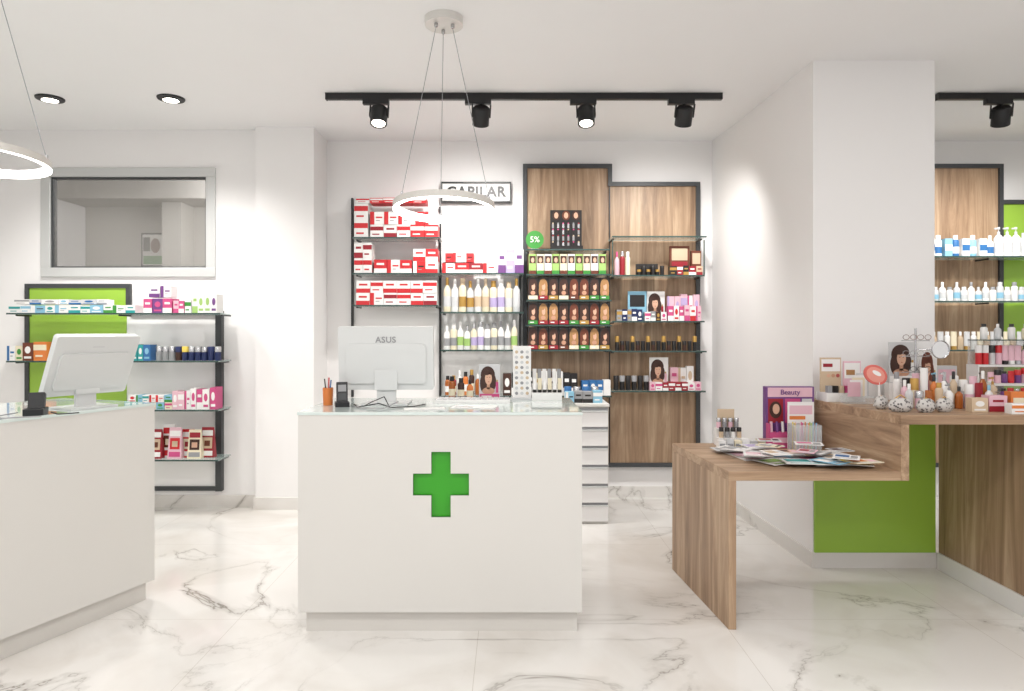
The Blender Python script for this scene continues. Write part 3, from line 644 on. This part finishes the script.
for (xx,yy,rz,w_,h_,c,c2) in BR:
    m.M=lmat(xx,yy,ZL+.0032*k,rz); m.b(-w_/2,w_/2,-h_/2,h_/2,0,.0031,c)
    m.b(-w_*.42,w_*.1,-h_*.1,h_*.38,.0031,.0034,c2); m.b(-w_*.4,w_*.4,-h_*.42,-h_*.3,.0031,.0034,random.choice([GREY,c2,DK,LGREY])); m.b(w_*.16,w_*.42,-h_*.2,h_*.3,.0031,.0034,random.choice([LGREY,BRN,LPINK,GREY])); k+=1
m.done('brochures')
# things on the high top
m=MB(); y=3.97; x0=S(822,y)
m.b(x0,x0+.22,y-.06,y+.08,ZH,ZH+.05,W)
m.b(x0,x0+.12,y+.02,y+.03,ZH+.05,ZH+.25,BEIGE); m.b(x0+.006,x0+.114,y+.019,y+.02,ZH+.17,ZH+.24,W); m.b(x0+.015,x0+.07,y+.018,y+.019,ZH+.195,ZH+.215,DRED)
for i in range(4): m.ell(x0+.02+i*.027,ZH+.145,.011,.011,y+.018,[BEIGE,SKIN,SHD,LIP][i],12)
m.b(x0+.125,x0+.225,y+.0,y+.01,ZH+.05,ZH+.23,LPINK); m.b(x0+.13,x0+.22,y-.001,y,ZH+.13,ZH+.22,W); m.b(x0+.14,x0+.19,y-.002,y-.001,ZH+.15,ZH+.18,BLND)
for i in range(6): m.b(x0+.01+i*.034,x0+.036+i*.034,y-.05,y-.02,ZH+.05,ZH+.09,[GREY,DK,BEIGE,PINK][i%4])
m.done('makeup_display')
m=MB(); y=3.8
for i in range(5): m.b(1.88+i*.018,1.95+i*.018,y+.0+i*.012,y+.003+i*.012,ZH+.04,ZH+.12+i*.012,[LPINK,W,CREAM,W,LGREY][i])
m.b(1.87,2.03,y-.01,y+.07,ZH,ZH+.04,ACR); m.done('leaflet_holder')
m=MB(); y=3.66; x=1.96; m.M=lmat(x,y,ZH+.17,0)@Matrix.Rotation(.5,4,'Y'); m.ell(0,0,.065,.05,0,M('coral',(214,106,96),.45),28,.01); m.ell(0,0,.052,.038,-.001,M('coral_light',(226,150,136),.45),28); m.ell(0,.01,.026,.011,-.0025,W,16)
m.M=Matrix.Identity(4); m.tube((x+.02,y+.005,ZH+.13),(x+.025,y+.01,ZH+.01),.006,W); m.lathe(x+.025,y+.01,ZH,[(.03,0),(.03,.008),(.008,.012)],W); m.done('paddle_sign')
m=MB(); y=4.02; x0=S(889,y); m.b(x0,x0+.24,y,y+.05,ZH,ZH+.1,W); portrait(m,x0,x0+.16,ZH+.1,ZH+.34,y,LGREY,BRN,W); portrait(m,x0+.17,x0+.27,ZH+.02,ZH+.3,y-.02,W,BRN2,LPINK); m.b(x0+.28,x0+.4,y,y+.05,ZH,ZH+.2,LGREY); m.b(x0+.29,x0+.39,y-.001,y,ZH+.1,ZH+.18,LPINK); m.done('hair_care_poster')
LEO=M('leopard_print',(190,180,170),.5); nt=LEO.node_tree; v=nt.nodes.new('ShaderNodeTexVoronoi'); v.inputs['Scale'].default_value=70
rr=ramp(nt,[(.3,srgb((90,84,84))),(.45,srgb((196,192,188)))]); tc=nt.nodes.new('ShaderNodeTexCoord'); nt.links.new(tc.outputs['Object'],v.inputs[0]); nt.links.new(v.outputs['Distance'],rr.inputs[0]); nt.links.new(rr.outputs[0],nt.nodes['Principled BSDF'].inputs['Base Color'])
m=MB()
for i,(dx,dy,s_) in enumerate(((1.955,3.42,1),(2.07,3.4,.85),(2.175,3.42,.9),(1.93,3.55,.8))):
    m.M=lmat(dx,dy,ZH,.2*i)
    m.lathe(0,0,0,[(.035*s_,0),(.055*s_,.012),(.062*s_,.03),(.05*s_,.055),(.028*s_,.068)],LEO,16,.6); m.tube((-.03*s_,0,.065*s_),(.0,0,.085*s_),.003,GOLD); m.tube((0,0,.085*s_),(.03*s_,0,.065*s_),.003,GOLD)
m.done('cosmetic_pouches')
m=MB(); y=3.88; x=S(912,y)+.02
m.lathe(x,y,ZH,[(.06,0),(.06,.012),(.008,.02),(.006,.42)],SILV,20)
for k in range(3):
    zz=ZH+.17+.09*k
    m.tube((x-.08,y,zz),(x+.08,y,zz),.002,SILV)
    for s_ in (-1,1):
        N=16
        for off in (.02,.062):
            pts=[(x+s_*off+.018*math.cos(2*math.pi*i/N),y-.015,zz+.02+.014*math.sin(2*math.pi*i/N)) for i in range(N+1)]
            m.path(pts,.0014,[DK,SILV,BRN2][k])
N=24; pts=[(x+.13+.05*math.cos(2*math.pi*i/N),y-.02,ZH+.3+.05*math.sin(2*math.pi*i/N)) for i in range(N+1)]
m.path(pts,.003,SILV); m.ell(x+.13,ZH+.3,.048,.048,y-.018,M('mirror',(230,232,235),.03,1),24); m.tube((x,y,ZH+.3),(x+.08,y-.015,ZH+.3),.003,SILV)
m.done('eyewear_stand')
m=MB()
data=[(LGREY,W),(LPINK,SILV),(AMBER,W),(BEIGE,GOLD),(W,GREY),(AMBER,DK),(LPINK,W),(DRED,W),(W,LBLUE),(GREY,SILV),(LPINK,W),(CREAM,GOLD),(W,GREY),(ORG,DK),(W,SILV),(BEIGE,DK)]
for i in range(30):
    b_,c=data[i%16]
    xx=2.08+.052*(i%10)+(.02 if i>9 else 0); yy=3.56+.075*(i//10)
    [bottle,jar,tubep,bottle,pump][i%5](m,xx,yy,ZH,.02,random.uniform(.09,.14) if i<10 else random.uniform(.14,.21),b_,c)
m.done('perfume_bottles')
m=MB(); x0=2.68
for i,(zz,yy) in enumerate(((.0,3.7),(.1,3.8),(.2,3.9))):
    m.b(x0,x0+.8,yy,yy+.1,ZH+(zz),ZH+zz+.012,W)
m.b(x0-.008,x0,3.7,4.0,ZH,ZH+.012,W)
m.prism([(x0-.008,3.8),(x0,3.8),(x0,4.0),(x0-.008,4.0)],ZH+.012,ZH+.112,W); m.prism([(x0-.008,3.9),(x0,3.9),(x0,4.0),(x0-.008,4.0)],ZH+.112,ZH+.212,W)
m.b(x0,x0+.8,3.99,4.0,ZH+.012,ZH+.35,ACR); m.b(x0+.792,x0+.8,3.9,3.99,ZH+.012,ZH+.2,W); m.b(x0,x0+.8,3.9,4.0,ZH+.35,ZH+.356,EDGE); m.done('stepped_display_rack')
m=MB(); 
for (zz,yy) in ((.013,3.72),(.113,3.82),(.213,3.92)):
    x=x0+.03
    while x<x0+.76:
        f=random.choice([tubep,bottle,jar]); f(m,x,yy+.03,ZH+zz,.017,random.uniform(.06,.085) if zz<.2 else .11,random.choice([RED,LPINK,W,LPINK,W,LGREY,PURP,W]),random.choice([W,DK,SILV,RED])); x+=.038
for i in range(4): bottle(m,x0+.06+i*.08,3.95,ZH+.357,.02,.09,[W,LGREY,W,CREAM][i],[DK,W][i%2])
m.done('hand_cream_tubes')
m=MB(); pbox(m,2.3,3.4,ZH,.08,.05,.07,BEIGE,W,3); pbox(m,2.4,3.42,ZH,.09,.06,.08,LPINK,DRED,2); m.b(2.51,2.6,3.42,3.47,ZH,ZH+.1,ORG); m.b(2.52,2.59,3.419,3.42,ZH+.03,ZH+.07,CREAM); pbox(m,2.44,3.32,ZH,.1,.05,.05,W,ORG,0); m.b(2.62,2.68,3.4,3.45,ZH,ZH+.13,DRED); m.b(2.625,2.675,3.399,3.4,ZH+.06,ZH+.1,W); m.done('gift_boxes')
m=MB(); y=3.55; x=2.76; m.lathe(x,y,ZH,[(.045,0),(.045,.09),(.042,.09),(.04,.005)],W,20)
for i in range(9): a=i*.7; m.tube((x+.02*math.cos(a),y+.02*math.sin(a),ZH+.02),(x+.05*math.cos(a),y+.05*math.sin(a),ZH+.2+.01*(i%3)),.005,[RED,LBLUE,ORG,PINK,W][i%5])
m.done('nail_file_cup')

# ------------------------------------------------------------------ world, camera
w=bpy.data.worlds.new('world'); scn.world=w; w.use_nodes=True
w.node_tree.nodes['Background'].inputs[0].default_value=(.98,.985,1,1); w.node_tree.nodes['Background'].inputs[1].default_value=.9
l=bpy.data.lights.new('reflection_room_fill','POINT'); l.energy=36; l.shadow_soft_size=.15; lo=bpy.data.objects.new('reflection_room_fill',l); scn.collection.objects.link(lo); lo.location=(-2.6,6.5,2.7)  # unseen point light added to brighten the stand-in room behind the glass
c=bpy.data.cameras.new('camera'); co=bpy.data.objects.new('camera',c); scn.collection.objects.link(co)
c.sensor_width=36; c.lens=36*F/1024; c.shift_x=(512-CX)/1024; c.shift_y=-(345.5-HZ)/1024
co.location=(0,0,CH); co.rotation_euler=(math.pi/2,0,0); scn.camera=co
scn.view_settings.view_transform='Standard'
scn.view_settings.exposure=0
